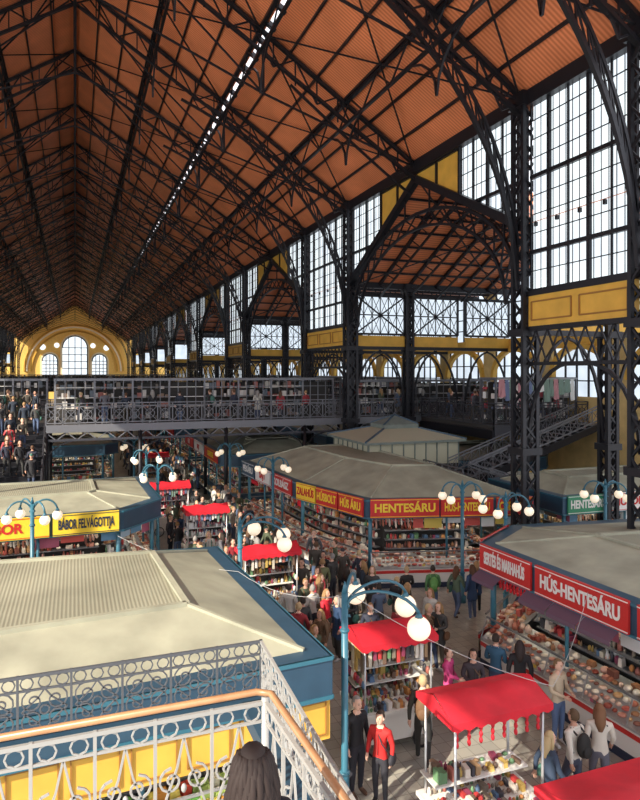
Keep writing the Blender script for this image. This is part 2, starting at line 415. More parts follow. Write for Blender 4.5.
def farwin(cx,w_,z0,z1):
    def g(w):
        o=[(x,Y-.35,z) for x,z in arch_poly(cx,w_+1.2,z0-.3,z1+.6)]; w.poly(o,CRM)
        w.poly([(x,Y-.5,z) for x,z in arch_poly(cx,w_,z0,z1)],WFAR)
        n=4
        for i in range(1,n):
            x=cx-w_/2+w_*i/n; w.beam((x,Y-.6,z0),(x,Y-.6,z1-.3),.22,IRON2)
        for i in range(1,5): 
            z=z0+(z1-w_/2-z0)*i/4; w.beam((cx-w_/2,Y-.6,z),(cx+w_/2,Y-.6,z),.2,IRON2)
        w.line([(x,Y-.6,z) for x,z in arch_poly(cx,w_,z0,z1)],.3,IRON3)
    window(g)
farwin(0,7.0,7,18.8); farwin(-7.0,4.2,7,13.4); farwin(7.0,4.2,7,13.4)
def rnd(w):
    for cx,cz,r in ((-5.1,16,.75),(5.1,16,.75),(-9,15.4,.85),(9,15.4,.85)):
        w.poly([(cx+r*math.cos(t),Y-.4,cz+r*math.sin(t)) for t in [i*math.pi/8 for i in range(16)]],WFAR)
window(rnd)
# ------------------------------------------------------------ bridge
B=MB()
def rail(mb,p,q,z0,h,m=IRON2,step=.9):
    p=V((p[0],p[1],z0));q=V((q[0],q[1],z0)); d=q-p;L=d.length; n=max(1,round(L/step)); u=V((0,0,1))
    for z in (0,.14,h-.16,h): mb.beam(p+u*z,q+u*z,.05,m)
    for i in range(n):
        a=p+d*i/n;b=p+d*(i+1)/n; c_=(a+b)/2
        mb.beam(a,a+u*h,.05,m)
        mb.beam(a+u*.14,b+u*(h-.16),.03,m); mb.beam(b+u*.14,a+u*(h-.16),.03,m)
        mb.beam(c_+u*.14,c_+u*(h-.16),.025,m)
        dd=(b-a).normalized(); r=min(.24,(h-.3)/2)
        mb.line([c_+u*(h/2)+dd*r*math.cos(t)+u*r*math.sin(t) for t in [k*math.pi/5 for k in range(11)]],.03,m)
    mb.beam(q,q+u*h,.05,m)
BX0,BX1,BY0,BY1,BZ=-1.4,26.7,36.3,42.5,5.2
B.box((BX0,BY0,BZ-.3),(BX1,BY1,BZ),DARK)
for y in (BY0,BY1):
    B.beam((BX0,y,BZ-.15),(BX1,y,BZ-.15),.2,IRON2,.4)
    B.beam((BX0,y,BZ-.75),(BX1,y,BZ-.75),.12,IRON3)
    rail(B,(BX0,y),(BX1,y),BZ,1.15,IRON2,.8)
    x=BX0;k=0
    while x<BX1-.5:
        B.beam((x,y,BZ-.75 if k%2 else BZ-.35),(x+.5,y,BZ-.35 if k%2 else BZ-.75),.05,IRON2); x+=.5;k+=1
    x=BX0
    while x<BX1:
        B.tube([(x,y,0),(x,y,BZ-.3)],.11,IRON,8)
        for d in (1,-1): B.line(bez((x,y,BZ-1.9),(x+.15*d,y,BZ-.95),(x+1.5*d,y,BZ-.75),5),.07,IRON)
        x+=4.7
B.obj("gallery_bridge")
def gallery_shops(name,x0,x1,y0,y1,z0,h,along='x',pal=G_BR):
    g=MB(); L=(x1-x0) if along=='x' else (y1-y0); n=round(L/1.9)
    def P(u,w,z):
        return (x0+u,y0+w,z) if along=='x' else (x0+w,y0+u,z)
    D=(y1-y0) if along=='x' else (x1-x0)
    a=P(0,D*.5-.05,z0);b=P(L,D*.5+.05,z0+h*.9); g.box(tuple(map(min,a,b)),tuple(map(max,a,b)),DARK)
    a=P(0,0,z0+h-.14);b=P(L,D,z0+h); g.box(tuple(map(min,a,b)),tuple(map(max,a,b)),IRON2)
    for i in range(n+1):
        u=L*i/n
        for w in (0,D): g.beam(P(u,w,z0),P(u,w,z0+h),.10,IRON2)
        for w in (0,D):
            if i<n:
                for zz in (.85,1.4,1.95): g.beam(P(u,w,z0+zz),P(u+L/n,w,z0+zz),.035,WHITE if (i%3==0) else IRON2)
                for q in (.25,.5,.75): g.beam(P(u+L/n*q,w,z0),P(u+L/n*q,w,z0+h),.04,IRON2)
    for side in (0,1):
        for sh in (0.2,.8,1.35,1.85):
            u=.05
            while u<L-.3:
                if int(u/(L/n))%4==3: u+=.4; continue
                wd=random.uniform(.06,.26); hh=random.uniform(.1,.46); dep=random.uniform(.15,.4)
                w0=(.12 if side==0 else D-.12-dep)
                if random.random()<.85:
                    a=P(u,w0,z0+sh);b=P(u+wd,w0+dep,z0+sh+hh); g.box(tuple(map(min,a,b)),tuple(map(max,a,b)),pal)
                u+=wd+random.uniform(.01,.08)
    g.obj(name)
gallery_shops("souvenir_showcase_row",BX0+.4,15,37.5,39.2,BZ,2.45)
gallery_shops("souvenir_showcase_row",16.2,26.5,37.5,39.2,BZ,2.3)
Gd=MB()
for y0,y1 in ((28.6,36.2),(42.6,200)):
    Gd.box((20.5,y0,BZ-.3),(26.7,y1,BZ),DARK)
    rail(Gd,(20.5,y0),(20.5,min(y1,110)),BZ,1.15,IRON3,1.0)
    Gd.beam((20.5,y0,BZ-.5),(20.5,y1,BZ-.5),.2,IRON,.5)
    y=y0+.5
    while y<min(y1,110): Gd.tube([(20.7,y,0),(20.7,y,BZ-.3)],.1,IRON,8); y+=5
rail(Gd,(20.5,28.6),(26.7,28.6),BZ,1.15,IRON3,.8); Gd.beam((20.5,28.6,BZ-.3),(26.7,28.6,BZ-.3),.2,IRON3,.5)
Gd.obj("gallery_deck")
gallery_shops("textile_stall",21.2,26.6,29.4,30.8,BZ,2.5,'x',G_CLOTH)
hc=MB(); x=21.3
while x<26.4:
    w_=random.uniform(.2,.38); l=random.uniform(.6,1.3)
    hc.grid([(x,29.3,BZ+2.4),(x+w_,29.3,BZ+2.4),(x+w_+.05,29.25,BZ+2.4-l),(x+w_*.5,29.33,BZ+2.4-l-.06),(x-.05,29.25,BZ+2.4-l)],[(0,1,2,3,4)],G_CLOTH); x+=w_+.06
hc.beam((21.2,29.3,BZ+2.42),(26.6,29.3,BZ+2.42),.05,STEEL); hc.obj("hanging_tablecloths")
gallery_shops("gallery_shop_row",22.5,24.5,43,90,BZ,2.4,'y',G_BR)
Lg=MB()
Lg.box((-26.7,43,BZ-.3),(-13.5,200,BZ),DARK); rail(Lg,(-13.5,43),(-13.5,200),BZ,1.1,IRON3,2.5)
Lg.obj("gallery_deck")
gallery_shops("gallery_shop_row",-18,-16,60,150,BZ,2.6,'y',G_BR)
B2=MB(); B2.box((-13.4,110,BZ-.3),(20,115,BZ),DARK); rail(B2,(-13.4,110),(20,110),BZ,1.1,IRON3,2)
B2.obj("gallery_bridge")
gallery_shops("souvenir_showcase_row",-13,15,111,112.6,BZ,2.4)
# ------------------------------------------------------------ staircases
def stair(name,ax,a0,z0,a1,z1,b0,b1,n,m=IRON3):
    st=MB()
    P=(lambda a,b,z:(a,b,z)) if ax=='x' else (lambda a,b,z:(b,a,z))
    for i in range(n):
        f0=i/n;f1=(i+1)/n; za=z0+(z1-z0)*f1
        p=P(a0+(a1-a0)*f0,b0,za-.06);q=P(a0+(a1-a0)*f1,b1,za)
        st.box(tuple(map(min,p,q)),tuple(map(max,p,q)),m)
        p=P(a0+(a1-a0)*f0-.01,b0,za-(z1-z0)/n);q=P(a0+(a1-a0)*f0+.01,b1,za); st.box(tuple(map(min,p,q)),tuple(map(max,p,q)),IRON)
    for b in (b0,b1):
        st.beam(P(a0,b,z0-.05),P(a1,b,z1-.05),.12,IRON,.35); 
        for hh in (.3,.9,1.05): st.beam(P(a0,b,z0+hh),P(a1,b,z1+hh),.06,m)
        k=max(4,int(n*1.0))
        for i in range(k):
            f0=i/k;f1=(i+1)/k
            A=V(P(a0+(a1-a0)*f0,b,z0+(z1-z0)*f0)); C=V(P(a0+(a1-a0)*f1,b,z0+(z1-z0)*f1)); u=V((0,0,1))
            st.beam(A,A+u*1.0,.035,m); st.beam(A+u*.3,C+u*.9,.025,m); st.beam(A+u*.9,C+u*.3,.025,m)
    return st.obj(name)
stair("iron_staircase",'x',17.6,2.6,25.6,BZ,26.6,28.4,17,IRON2)
stair("iron_staircase",'x',25.5,0,17.6,2.6,24.9,26.4,16,IRON2)
lm=MB(); lm.box((16.2,24.9,2.5),(17.7,28.4,2.62),IRON2); rail(lm,(16.2,24.9),(16.2,28.4),2.6,1.05,IRON2,.6)
for p_ in ((16.3,25),(16.3,28.3)): lm.tube([(p_[0],p_[1],0),(p_[0],p_[1],2.5)],.09,IRON,8)
lm.obj("stair_landing")
lt=MB(); lt.box((25.5,26.5,BZ-.12),(26.7,28.6,BZ),IRON2); lt.beam((26.6,26.7,0),(26.6,26.7,BZ),.15,IRON); lt.obj("stair_landing")
stair("iron_staircase",'y',31.0,.6,39.0,BZ,-6.4,-1.5,24)
ls=MB(); ls.box((-12,39,BZ-.2),(BX0,42.5,BZ),DARK); ls.box((-6.4,30.6,0),(-1.5,31.05,.6),IRON3)
rail(ls,(-12,42.5),(BX0,42.5),BZ,1.15,IRON3,.8)
for xx in (-11.5,-7,-1.7): ls.tube([(xx,42,0),(xx,42,BZ-.2)],.12,IRON,8)
ls.obj("stair_landing")
gallery_shops("souvenir_showcase_row",-11,-1.6,43.0,44.2,BZ,2.4)
# ------------------------------------------------------------ stalls
def inset(poly,d):
    n=len(poly);out=[]
    for i in range(n):
        p0=V(poly[i-1]);p1=V(poly[i]);p2=V(poly[(i+1)%n])
        d1=(p1-p0).normalized();d2=(p2-p1).normalized()
        n1=V((-d1.y,d1.x));n2=V((-d2.y,d2.x))
        a=p1+n1*d;b=p1+n2*d
        den=d1.x*d2.y-d1.y*d2.x
        if abs(den)<1e-4: out.append((a.x,a.y)); continue
        t=((b.x-a.x)*d2.y-(b.y-a.y)*d2.x)/den
        q=a+d1*t; out.append((q.x,q.y))
    return out
def text(body,size,m,loc,dirv,nrm,maxw,parent):
    cu=bpy.data.curves.new("lettering",'FONT'); cu.body=body; cu.size=size; cu.align_x='CENTER'; cu.align_y='CENTER'; cu.extrude=.006; cu.offset=.012*size/.4
    cu.materials.append(m)
    o=bpy.data.objects.new("lettering",cu); col.objects.link(o)
    d=V(dirv).normalized(); u=V((0,0,1)); n=V(nrm).normalized()
    sx=min(1.0,maxw/(len(body)*size*.62))
    M=Matrix(((d.x*sx,u.x,n.x,loc[0]),(d.y*sx,u.y,n.y,loc[1]),(d.z*sx,u.z,n.z,loc[2]),(0,0,0,1)))
    o.parent=parent; o.matrix_world=M
    return o
def goods(mb,A,B,nv,z,depth,pal,kind='box',dens=1.0,hmax=.3,smin=.12,smax=.28):
    A=V(A);Bv=V(B);d=(Bv-A);L=d.length
    if L<.2: return
    d.normalize();nv=V(nv)
    rows=max(1,int(depth/.2))
    for r in range(rows):
        u=.05; hk=hmax
        while u<L-.1:
            w=random.uniform(smin,smax)
            if random.random()<.25: hk=random.uniform(.35,1)*hmax
            h=hk*random.uniform(.8,1.0)
            if random.random()<dens:
                c_=A+d*(u+w/2)+nv*(depth*(r+.5)/rows)
                zz=z
                kd=kind if kind!='mixed' else random.choice(('box','lump','jar'))
                if kd=='box':
                    an=random.uniform(-.25,.25); dd=V((d.x*math.cos(an)-d.y*math.sin(an),d.x*math.sin(an)+d.y*math.cos(an))); ee=V((-dd.y,dd.x))
                    a=dd*(w*.46); b=ee*(depth/rows*.38)
                    q=[c_-a-b,c_+a-b,c_+a+b,c_-a+b]
                    k=random.choice((1,1,.8))
                    vs=[(p.x,p.y,zz) for p in q]+[((p.x-c_.x)*k+c_.x,(p.y-c_.y)*k+c_.y,zz+h) for p in q]
                    mb.grid(vs,[(4,5,6,7),(0,1,5,4),(1,2,6,5),(2,3,7,6),(3,0,4,7)],pal)
                elif kd=='jar':
                    r_=w*.4; mb.tube([(c_.x,c_.y,zz),(c_.x,c_.y,zz+h*.62),(c_.x,c_.y,zz+h*.75),(c_.x,c_.y,zz+h)],[r_,r_,r_*.5,r_*.5],pal,6)
                else:
                    mb.ell((c_.x,c_.y,zz+h*.4),(w*.5,w*.42,h*.5),pal,7,5)
            u+=w+.01
def stall(name,poly,zt=3.2,rise=.75,fm=BLUE,signs={},pal=G_MIX,kind='box',edges=None,roof=ROOF2,core=ROOF,ins=2.2,fh=.62,detail=True,awning=None,band=None):
    mb=MB(); n=len(poly)
    over=inset(poly,-.12); inn=inset(poly,ins); cnt=inset(poly,.2); cin=inset(poly,.95); wal=inset(poly,1.5); e25=inset(poly,.25)
    meat=pal is G_MEAT
    for i in range(n):
        j=(i+1)%n
        a,b=over[i],over[j]; c_,d_=inn[i],inn[j]
        e0,e1=e25[i],e25[j]
        mb.poly([(*a,zt-fh),(*b,zt-fh),(*b,zt+.06),(*a,zt+.06)],fm)
        mb.poly([(*a,zt+.06),(*b,zt+.06),(*e1,zt+.06),(*e0,zt+.06)],fm)
        mb.poly([(*e0,zt+.06),(*e1,zt+.06),(*d_,zt+rise),(*c_,zt+rise)],roof)
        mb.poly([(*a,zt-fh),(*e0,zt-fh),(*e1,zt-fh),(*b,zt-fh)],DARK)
        mb.beam((*c_,zt+rise+.02),(*d_,zt+rise+.02),.12,roof,.08)
        mb.beam((*e0,zt+.08),(*c_,zt+rise+.02),.07,roof,.05)
        mb.beam((*a,zt+.03),(*b,zt+.03),.06,LBLUE); mb.beam((*a,zt-fh),(*b,zt-fh),.06,LBLUE)
        mb.tube([(*cnt[i],0),(*cnt[i],zt-.1)],.08,LBLUE,8)
        ea,eb=V(a),V(b); L=(eb-ea).length
        dv=(eb-ea).normalized(); nv=V((dv.y,-dv.x)); inw=-nv
        k=max(1,int(L/2.4))
        for q in range(1,k):
            pp=V(cnt[i])+(V(cnt[j])-V(cnt[i]))*q/k; mb.tube([(pp.x,pp.y,0),(pp.x,pp.y,zt-.1)],.05,LBLUE,6)
        mb.poly([(*cnt[i],0),(*cnt[j],0),(*cnt[j],.95),(*cnt[i],.95)],fm if not meat else STEEL)
        mb.poly([(*cnt[i],.95),(*cnt[j],.95),(*cin[j],1.05),(*cin[i],1.05)],STEEL)
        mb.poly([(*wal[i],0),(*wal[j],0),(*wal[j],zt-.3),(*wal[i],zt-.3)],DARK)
        if detail and (edges is None or i in edges):
            A_=V(cnt[i]);B_=V(cnt[j]); LL=(B_-A_).length
            if meat:
                F0=A_+nv*.42;F1=B_+nv*.42
                mb.poly([(*F0,0),(*F1,0),(*F1,.72),(*F0,.72)],WHITE); mb.poly([(*F0,.72),(*F1,.72),(*B_,1.0),(*A_,1.0)],STEEL)
                mb.beam((*F0,.1),(*F1,.1),.05,NAVY,.18); mb.beam((*F0,.60),(*F1,.60),.04,RED,.1); mb.beam((*F0,.72),(*F1,.72),.04,STEEL)
                for of,z_ in ((.30,.79),(.16,.88),(.02,.97)):
                    goods(mb,A_+nv*(of+.08),B_+nv*(of+.08),inw,z_,.2,pal,'lump',1.0,.15,.1,.26)
                T0=A_+nv*.22;T1=B_+nv*.22
                mb.beam((*T0,1.28),(*T1,1.28),.04,IRON2)
                u=0
                while u<LL:
                    q=A_+dv*u; mb.beam((*(q+nv*.42),.72),(*(q+nv*.22),1.28),.025,STEEL)
                    for _ in range(3):
                        r_=q+dv*random.uniform(0,1.1)+nv*.40; mb.poly([(r_.x,r_.y,.78),((r_+dv*.11).x,(r_+dv*.11).y,.78),((r_+dv*.11).x,(r_+dv*.11).y,.86),(r_.x,r_.y,.86)],G_POST)
                    u+=1.2
                goods(mb,A_+inw*.25,B_+inw*.25,inw,1.02,.4,pal,'mixed',.75,.2,.1,.24)
            else:
                goods(mb,cnt[i],cnt[j],inw,1.0,.7,pal,kind,.93,.22,.08,.24)
                A0=V(cnt[i])+nv*.12;B0=V(cnt[j])+nv*.12
                mb.beam((*A0,.45),(*B0,.45),.26,WHITE,.04); goods(mb,A0-inw*.06,B0-inw*.06,inw,.47,.2,pal,'mixed',.9,.22,.08,.2)
            for sh in (1.1,1.45,1.8,2.15):
                A1_=V(wal[i])+nv*.3;B1_=V(wal[j])+nv*.3
                mb.beam((A1_.x,A1_.y,sh),(B1_.x,B1_.y,sh),.28,IRON2,.03)
                goods(mb,A1_-inw*.1,B1_-inw*.1,inw,sh+.02,.22,pal if random.random()<.4 else G_MIX,'mixed',.88,.28,.06,.18)
            u=.15
            mb.beam((*cnt[i],zt-fh-.08),(*cnt[j],zt-fh-.08),.04,STEEL)
            mode=random.random(); 
            while u<LL-.15:
                if random.random()<.14: mode=random.random()
                q=A_+dv*u+inw*.1; l=random.uniform(.2,.45)
                t_=zt-fh-.08
                if mode<.42:
                    mb.tube([(q.x,q.y,t_),(q.x,q.y,t_-l*.3),(q.x+.01,q.y,t_-l*.8),(q.x+.02,q.y,t_-l)],[.008,.03,.042,.015],pal,6); u+=random.uniform(.09,.16)
                elif mode<.62:
                    w_=random.uniform(.35,.8); q2=q+dv*w_
                    mb.poly([(q.x,q.y,t_-l),(q2.x,q2.y,t_-l),(q2.x,q2.y,t_),(q.x,q.y,t_)],G_POST); u+=w_+.05
                elif mode<.84:
                    for z_ in range(4): mb.ell((q.x+.02*(z_%2),q.y,t_-.08-z_*.10),(.045,.045,.065),REDC,6,4)
                    u+=.14
                else: u+=.4
            m0=V(inset(poly,.6)[i]);m1=V(inset(poly,.6)[j])
            mb.beam((m0.x,m0.y,zt-.50),(m1.x,m1.y,zt-.50),.08,LITE,.04)
            if not meat: mb.beam((*cnt[i],1.35),(*cnt[j],1.35),.04,STEEL)
        if awning and i in awning:
            o1=V(a)+nv*.28;o2=V(b)+nv*.28
            kk=int(L/.9)
            for q in range(kk):
                if q%4==1: continue
                f0=q/kk;f1=(q+.98)/kk
                P0=ea+(eb-ea)*f0;P1=ea+(eb-ea)*f1;Q0=o1+(o2-o1)*f0;Q1=o1+(o2-o1)*f1
                mb.poly([(*P0,zt-fh-.02),(*P1,zt-fh-.02),(*Q1,zt-fh-.2),(*Q0,zt-fh-.2)],PURP); mb.poly([(*Q0,zt-fh-.2),(*Q1,zt-fh-.2),(*Q1,zt-fh-.3),(*Q0,zt-fh-.3)],PURP)
        if band and i in band:
            P0=V(a)-nv*.1;P1=V(b)-nv*.1; m_=band[i]
            mb.poly([(*P0,zt-fh-.75),(*P1,zt-fh-.75),(*P1,zt-fh),(*P0,zt-fh)],m_)
            kk=int(L/.8)
            for q in range(kk):
                f0=(q+.1)/kk;f1=(q+.9)/kk; R0=V(a)-nv*.08; D_=eb-ea
                zz0,zz1=zt-fh-.65,zt-fh-.1
                mb.line([(*(R0+D_*f0),zz0),(*(R0+D_*f1),zz0),(*(R0+D_*f1),zz1),(*(R0+D_*f0),zz1),(*(R0+D_*f0),zz0)],.02,TRIM)
    mb.poly([(*p_,zt+rise) for p_ in inn],core)
    o=mb.obj(name)
    for i,lst in signs.items():
        a=V(over[i]);b=V(over[(i+1)%n]);d=b-a;L=d.length;dv=d.normalized();nv=V((dv.y,-dv.x))
        for (s0,s1,body,bg,tm) in lst:
            sb=MB(); p0=a+d*s0+nv*.02;p1=a+d*s1+nv*.02; z0=zt-fh+.02;z1=zt+.1
            q0=p0+nv*.07;q1=p1+nv*.07
            sb.grid([(*p0,z0),(*p1,z0),(*p1,z1),(*p0,z1),(*q0,z0),(*q1,z0),(*q1,z1),(*q0,z1)],[(4,5,6,7),(3,7,6,2),(0,1,5,4),(1,2,6,5),(0,4,7,3)],bg)
            e=nv*.004
            for (x0_,x1_,z_) in ((q0,q1,z0+.04),(q0,q1,z1-.04)): sb.beam((*(x0_+e),z_),(*(x1_+e),z_),.02,tm)
            so=sb.obj("sign_board",parent=o)
            c_=(q0+q1)/2+nv*.012
            text(body,(z1-z0)*.62,tm,(c_.x,c_.y,(z0+z1)/2),(dv.x,dv.y,0),(nv.x,nv.y,0),(p1-p0).length*.9,o)
    return o
stall("market_stall_block",[(-7.5,9.4),(3.9,10.2),(3.5,17.4),(-7.5,18.6)],rise=.55,ins=1.9,pal=G_VEG,band={0:OCHRE})
stall("market_stall_block",[(-9,22.9),(1.5,23.3),(2.9,25),(2.75,30.4),(-9,30.8)],signs={0:[(.50,.78,"BÁBOR",YEL,RED),(.79,.985,"BÁBOR FELVÁGOTTJA",YEL,NAVY)]},rise=.35,pal=G_MEAT,kind='lump')
stall("market_stall_block",[(10.2,22.0),(16.2,20.3),(16.2,34),(8.5,34),(9.0,26.5)],signs={0:[(.02,.42,"HENTESÁRU",RED,YEL),(.43,.74,"HÚS-HENTESÁRU",RED,YEL),(.76,.98,"CSEMEGE",RED,YEL)],4:[(.03,.32,"ZALAHÚS",YEL,RED),(.34,.64,"HÚSBOLT",RED,YEL),(.66,.97,"HÚS ÁRU",RED,YEL)],3:[(.05,.3,"PÉKÁRU",BLUE,WHITE),(.33,.6,"SAJT",WHITE,RED),(.63,.95,"KOLBÁSZ",RED,WHITE)]},rise=.95,ins=2.4,pal=G_MEAT,kind='lump')
stall("market_stall_block",[(17.4,19.9),(26.4,19.4),(26.4,24.2),(17.4,24.4)],signs={0:[(.02,.22,"HENTESÁRU",GREEN,WHITE),(.23,.42,"HÚSOK",WHITE,RED),(.43,.6,"HENTESÁRU",GREEN,WHITE),(.62,.95,"BAROMFI",RED,WHITE)]},rise=.5,ins=1.5,pal=G_MEAT)
stall("market_stall_block",[(11.1,4),(20,4),(20,15.5),(12.7,16.6),(10.6,15.2)],signs={4:[(.01,.185,"SERTÉS ÉS MARHAHÚS",RED,WHITE),(.2,.44,"HÚS-HENTESÁRU",RED,WHITE),(.46,.6,"CSIRKE",RED,WHITE),(.62,.9,"HÚSBOLT",RED,WHITE)],3:[(.1,.9,"HÚS",RED,WHITE)]},rise=.35,ins=2.6,pal=G_MEAT,kind='lump',awning=(4,))
def row(x0,x1,y0,y1,**k): stall("market_stall_block",[(x0,y0+.8),(x0+.8,y0),(x1-.8,y0),(x1,y0+.8),(x1,y1),(x0,y1)],**k)
row(-9,2.6,45,52,rise=.5)
row(8.0,14.6,36.5,50,signs={5:[(.05,.3,"HÚS",RED,WHITE),(.35,.6,"SAJT",WHITE,RED),(.65,.95,"CSEMEGE",RED,YEL)]},rise=.7)
row(8.0,14.6,54,68,rise=.7,signs={5:[(.1,.9,"HÚS-HENTESÁRU",RED,WHITE)]}); row(-9,2.6,56,68,rise=.5)
row(8.0,14.6,72,90,rise=.7,detail=False,fm=RED); row(-9,2.6,72,90,rise=.5,detail=False)
row(17.5,26,44,58,rise=.7,detail=False); row(17.5,25.5,29.8,35,rise=.7)
pv=MB(); x0,x1,y0,y1=13.2,18.2,28.4,32.8; z0,z1=3.4,4.5
GR=mat("green_grey_roof",(.15,.18,.16),.6,noise=.15); CB=mat("cream_board",(.42,.40,.29),.6)
pv.box((x0,y0,0),(x1,y1,z0),DARK)
pv.box((x0,y0,z0),(x1,y1,z1),CB)
for i in range(9):
    x=x0+(x1-x0)*i/8; pv.beam((x,y0-.03,z0),(x,y0-.03,z1),.05,GR)
for i in range(8):
    y=y0+(y1-y0)*i/7; pv.beam((x0-.03,y,z0),(x0-.03,y,z1),.05,GR)
pv.box((x0-.3,y0-.3,z1),(x1+.3,y1+.3,z1+.12),GR)
c0=((x0+x1)/2,(y0+y1)/2)
q=[(x0-.3,y0-.3),(x1+.3,y0-.3),(x1+.3,y1+.3),(x0-.3,y1+.3)]; q2=[(c0[0]-1,c0[1]-.8),(c0[0]+1,c0[1]-.8),(c0[0]+1,c0[1]+.8),(c0[0]-1,c0[1]+.8)]
for i in range(4):
    j=(i+1)%4; pv.poly([(*q[i],z1+.12),(*q[j],z1+.12),(*q2[j],z1+.6),(*q2[i],z1+.6)],CB)
    pv.poly([(*q2[i],z1+.6),(*q2[j],z1+.6),(*q2[j],z1+.8),(*q2[i],z1+.8)],GR); pv.poly([(*q2[i],z1+.8),(*q2[j],z1+.8),(*c0,z1+1.25)],GR)
    pv.beam((*q[i],z1+.14),(*q2[i],z1+.62),.08,BLUE); pv.beam((*q2[i],z1+.82),(*c0,z1+1.27),.06,BLUE)
pv.obj("market_pavilion")
# ------------------------------------------------------------ canopy stands
def stand(name,cx,cy,w,d,h,pal=G_MIX,rot=0,can=REDC,shelves=True):
    mb=MB(); a,b=w/2,d/2
    for sx in (-1,1):
        for sy in (-1,1): mb.tube([(sx*(a-.12),sy*(b-.12),0),(sx*(a-.12),sy*(b-.12),h-.05)],.025,STEEL,6)
    nx,ny=10,6; vs=[];fs=[]
    for j in range(ny+1):
        for i in range(nx+1):
            u=i/nx*2-1;v=j/ny*2-1
            z=h+.2*(1-abs(v))+.035*math.sin(i*1.7+j*.8)*(1-abs(v))-.04*(1-abs(u))*(1-abs(v)); vs.append((u*a,v*b,z))
    for j in range(ny):
        for i in range(nx): k=j*(nx+1)+i; fs.append((k,k+1,k+nx+2,k+nx+1))
    mb.grid(vs,fs,can,True)
    pts=[(-a,-b),(a,-b),(a,b),(-a,b)]
    for i in range(4):
        p0=V(pts[i]);p1=V(pts[(i+1)%4]); L=(p1-p0).length;n=max(4,int(L/.2))
        if i in (0,2):
            for k in range(n):
                s0=p0+(p1-p0)*k/n;s1=p0+(p1-p0)*(k+1)/n;m_=(s0+s1)/2
                mb.poly([(*s0,h),(*s1,h),(*s1,h-.1),(*m_,h-.14),(*s0,h-.1)],can)
        else:
            mm=(p0+p1)/2; mb.poly([(*p0,h-.1),(*p1,h-.1),(*p1,h),(*mm,h+.2),(*p0,h)],can)
    mb.box((-a+.1,-b+.1,.25),(a-.1,b-.1,.85),WHITE if shelves else RED)
    mb.box((-a,-b,.85),(a,b,.92),WHITE)
    for wx in (-a*.6,a*.6):
        for wy in (-b+.05,b-.05): 
            mb.line([(wx+.22*math.cos(t),wy,.24+.22*math.sin(t)) for t in [k*math.pi/6 for k in range(13)]],.04,IRON)
    goods(mb,(-a+.05,-b+.03),(a-.05,-b+.03),(0,1),.92,d*.9,pal,'mixed',.97,.14 if not shelves else .2,.05,.11)
    if shelves:
        for z in (1.25,1.6,1.95):
            mb.box((-a+.1,-.02,z),(a-.1,b-.1,z+.02),WHITE)
            goods(mb,(-a+.12,0),(a-.12,0),(0,1),z+.02,b*.8,pal,'mixed',.95,.27,.05,.13)
        mb.box((-a+.1,b-.12,.9),(a-.1,b-.09,h-.2),DARK)
        x=-a+.2
        while x<a-.2:
            l=random.uniform(.15,.4); mb.box((x,-b+.1,h-.12-l),(x+.07,-b+.13,h-.12),pal); x+=.11
        for xx in (-a+.1,a-.1):
            y=-b+.15
            while y<b-.2:
                l=random.uniform(.2,.7); mb.box((xx-.015,y,h-.15-l),(xx+.015,y+.12,h-.15),pal); y+=.16
            for z in (1.2,1.6): 
                y=-b+.15
                while y<b-.2: mb.ell((xx,y,z-.1),(.05,.06,.09),pal,6,5); y+=.14
    else:
        mb.box((-a+.05,0,1.25),(a-.05,b-.05,1.28),WHITE); goods(mb,(-a+.08,.02),(a-.08,.02),(0,1),1.28,b*.85,pal,'mixed',.95,.2,.05,.12)
        x=-a+.15
        while x<a-.15:
            for z_ in range(3): mb.ell((x,-b+.12,h-.2-z_*.1),(.035,.035,.055),REDC,6,4)
            x+=.22
    return mb.obj(name,(cx,cy,0),rot)
stand("souvenir_cart",6.35,9.15,1.9,1.15,2.6,G_MIX,0,shelves=False)
stand("souvenir_stand",6.4,12.75,1.8,1.2,2.35,G_MIX)
stand("souvenir_cart",6.9,6.2,2.6,1.5,2.6,G_MIX,shelves=False)
stand("souvenir_stand",5.7,19.8,1.9,1.1,2.4,G_MIX)
stand("souvenir_stand",5.0,26.6,1.8,1.2,2.4,G_CLOTH)
stand("souvenir_stand",4.4,32.8,1.9,1.2,2.4,G_CLOTH)
stand("souvenir_stand",5.0,45.0,1.9,1.2,2.4,G_MIX)
STD=((6.35,9.15),(6.4,12.75),(5.7,19.8),(5.0,26.6),(4.4,32.8),(5,45))
# ------------------------------------------------------------ lamps
def lampmesh(H,arm,R,angs):
    t=MB()
    t.tube([(0,0,0),(0,0,.25),(0,0,.3),(0,0,1.0),(0,0,1.05),(0,0,H-.1)],[.14,.14,.09,.08,.065,.06],LBLUE,10)
    t.ell((0,0,1.02),(.1,.1,.05),LBLUE); t.ell((0,0,H-.75),(.09,.09,.05),LBLUE); t.tube([(0,0,H-.1),(0,0,H+.1)],[.06,.01],LBLUE,8)
    for k,a in enumerate(angs):
        cx,cy=math.cos(a),math.sin(a)
        pts=[(cx*arm*(1-math.cos(s))/1.95,cy*arm*(1-math.cos(s))/1.95,H-.42+.42*math.sin(s)) for s in [i*math.pi*.9/10 for i in range(11)]]
        t.tube(pts,.028,LBLUE,6)
        e=pts[-1]; t.tube([(e[0],e[1],e[2]+.0),(e[0],e[1],e[2]-.08)],[.03,.075],LBLUE,8)
        t.ell((e[0],e[1],e[2]-.06-R),(R,R,R),GLOBE,18,12)
        sp=[(cx*(.06+.16*s*math.cos(s*5)),cy*(.06+.16*s*math.cos(s*5)),H-.35+.16*s*math.sin(s*5)) for s in [i/10 for i in range(11)]]
        t.tube(sp,.014,LBLUE,5)
    return t.mesh("street_lamp")
rd=math.radians
L1=lampmesh(4.25,1.3,.20,[rd(-40),rd(8),rd(58)]); L2=lampmesh(4.15,.7,.15,[rd(-50),rd(10),rd(130),rd(200)])
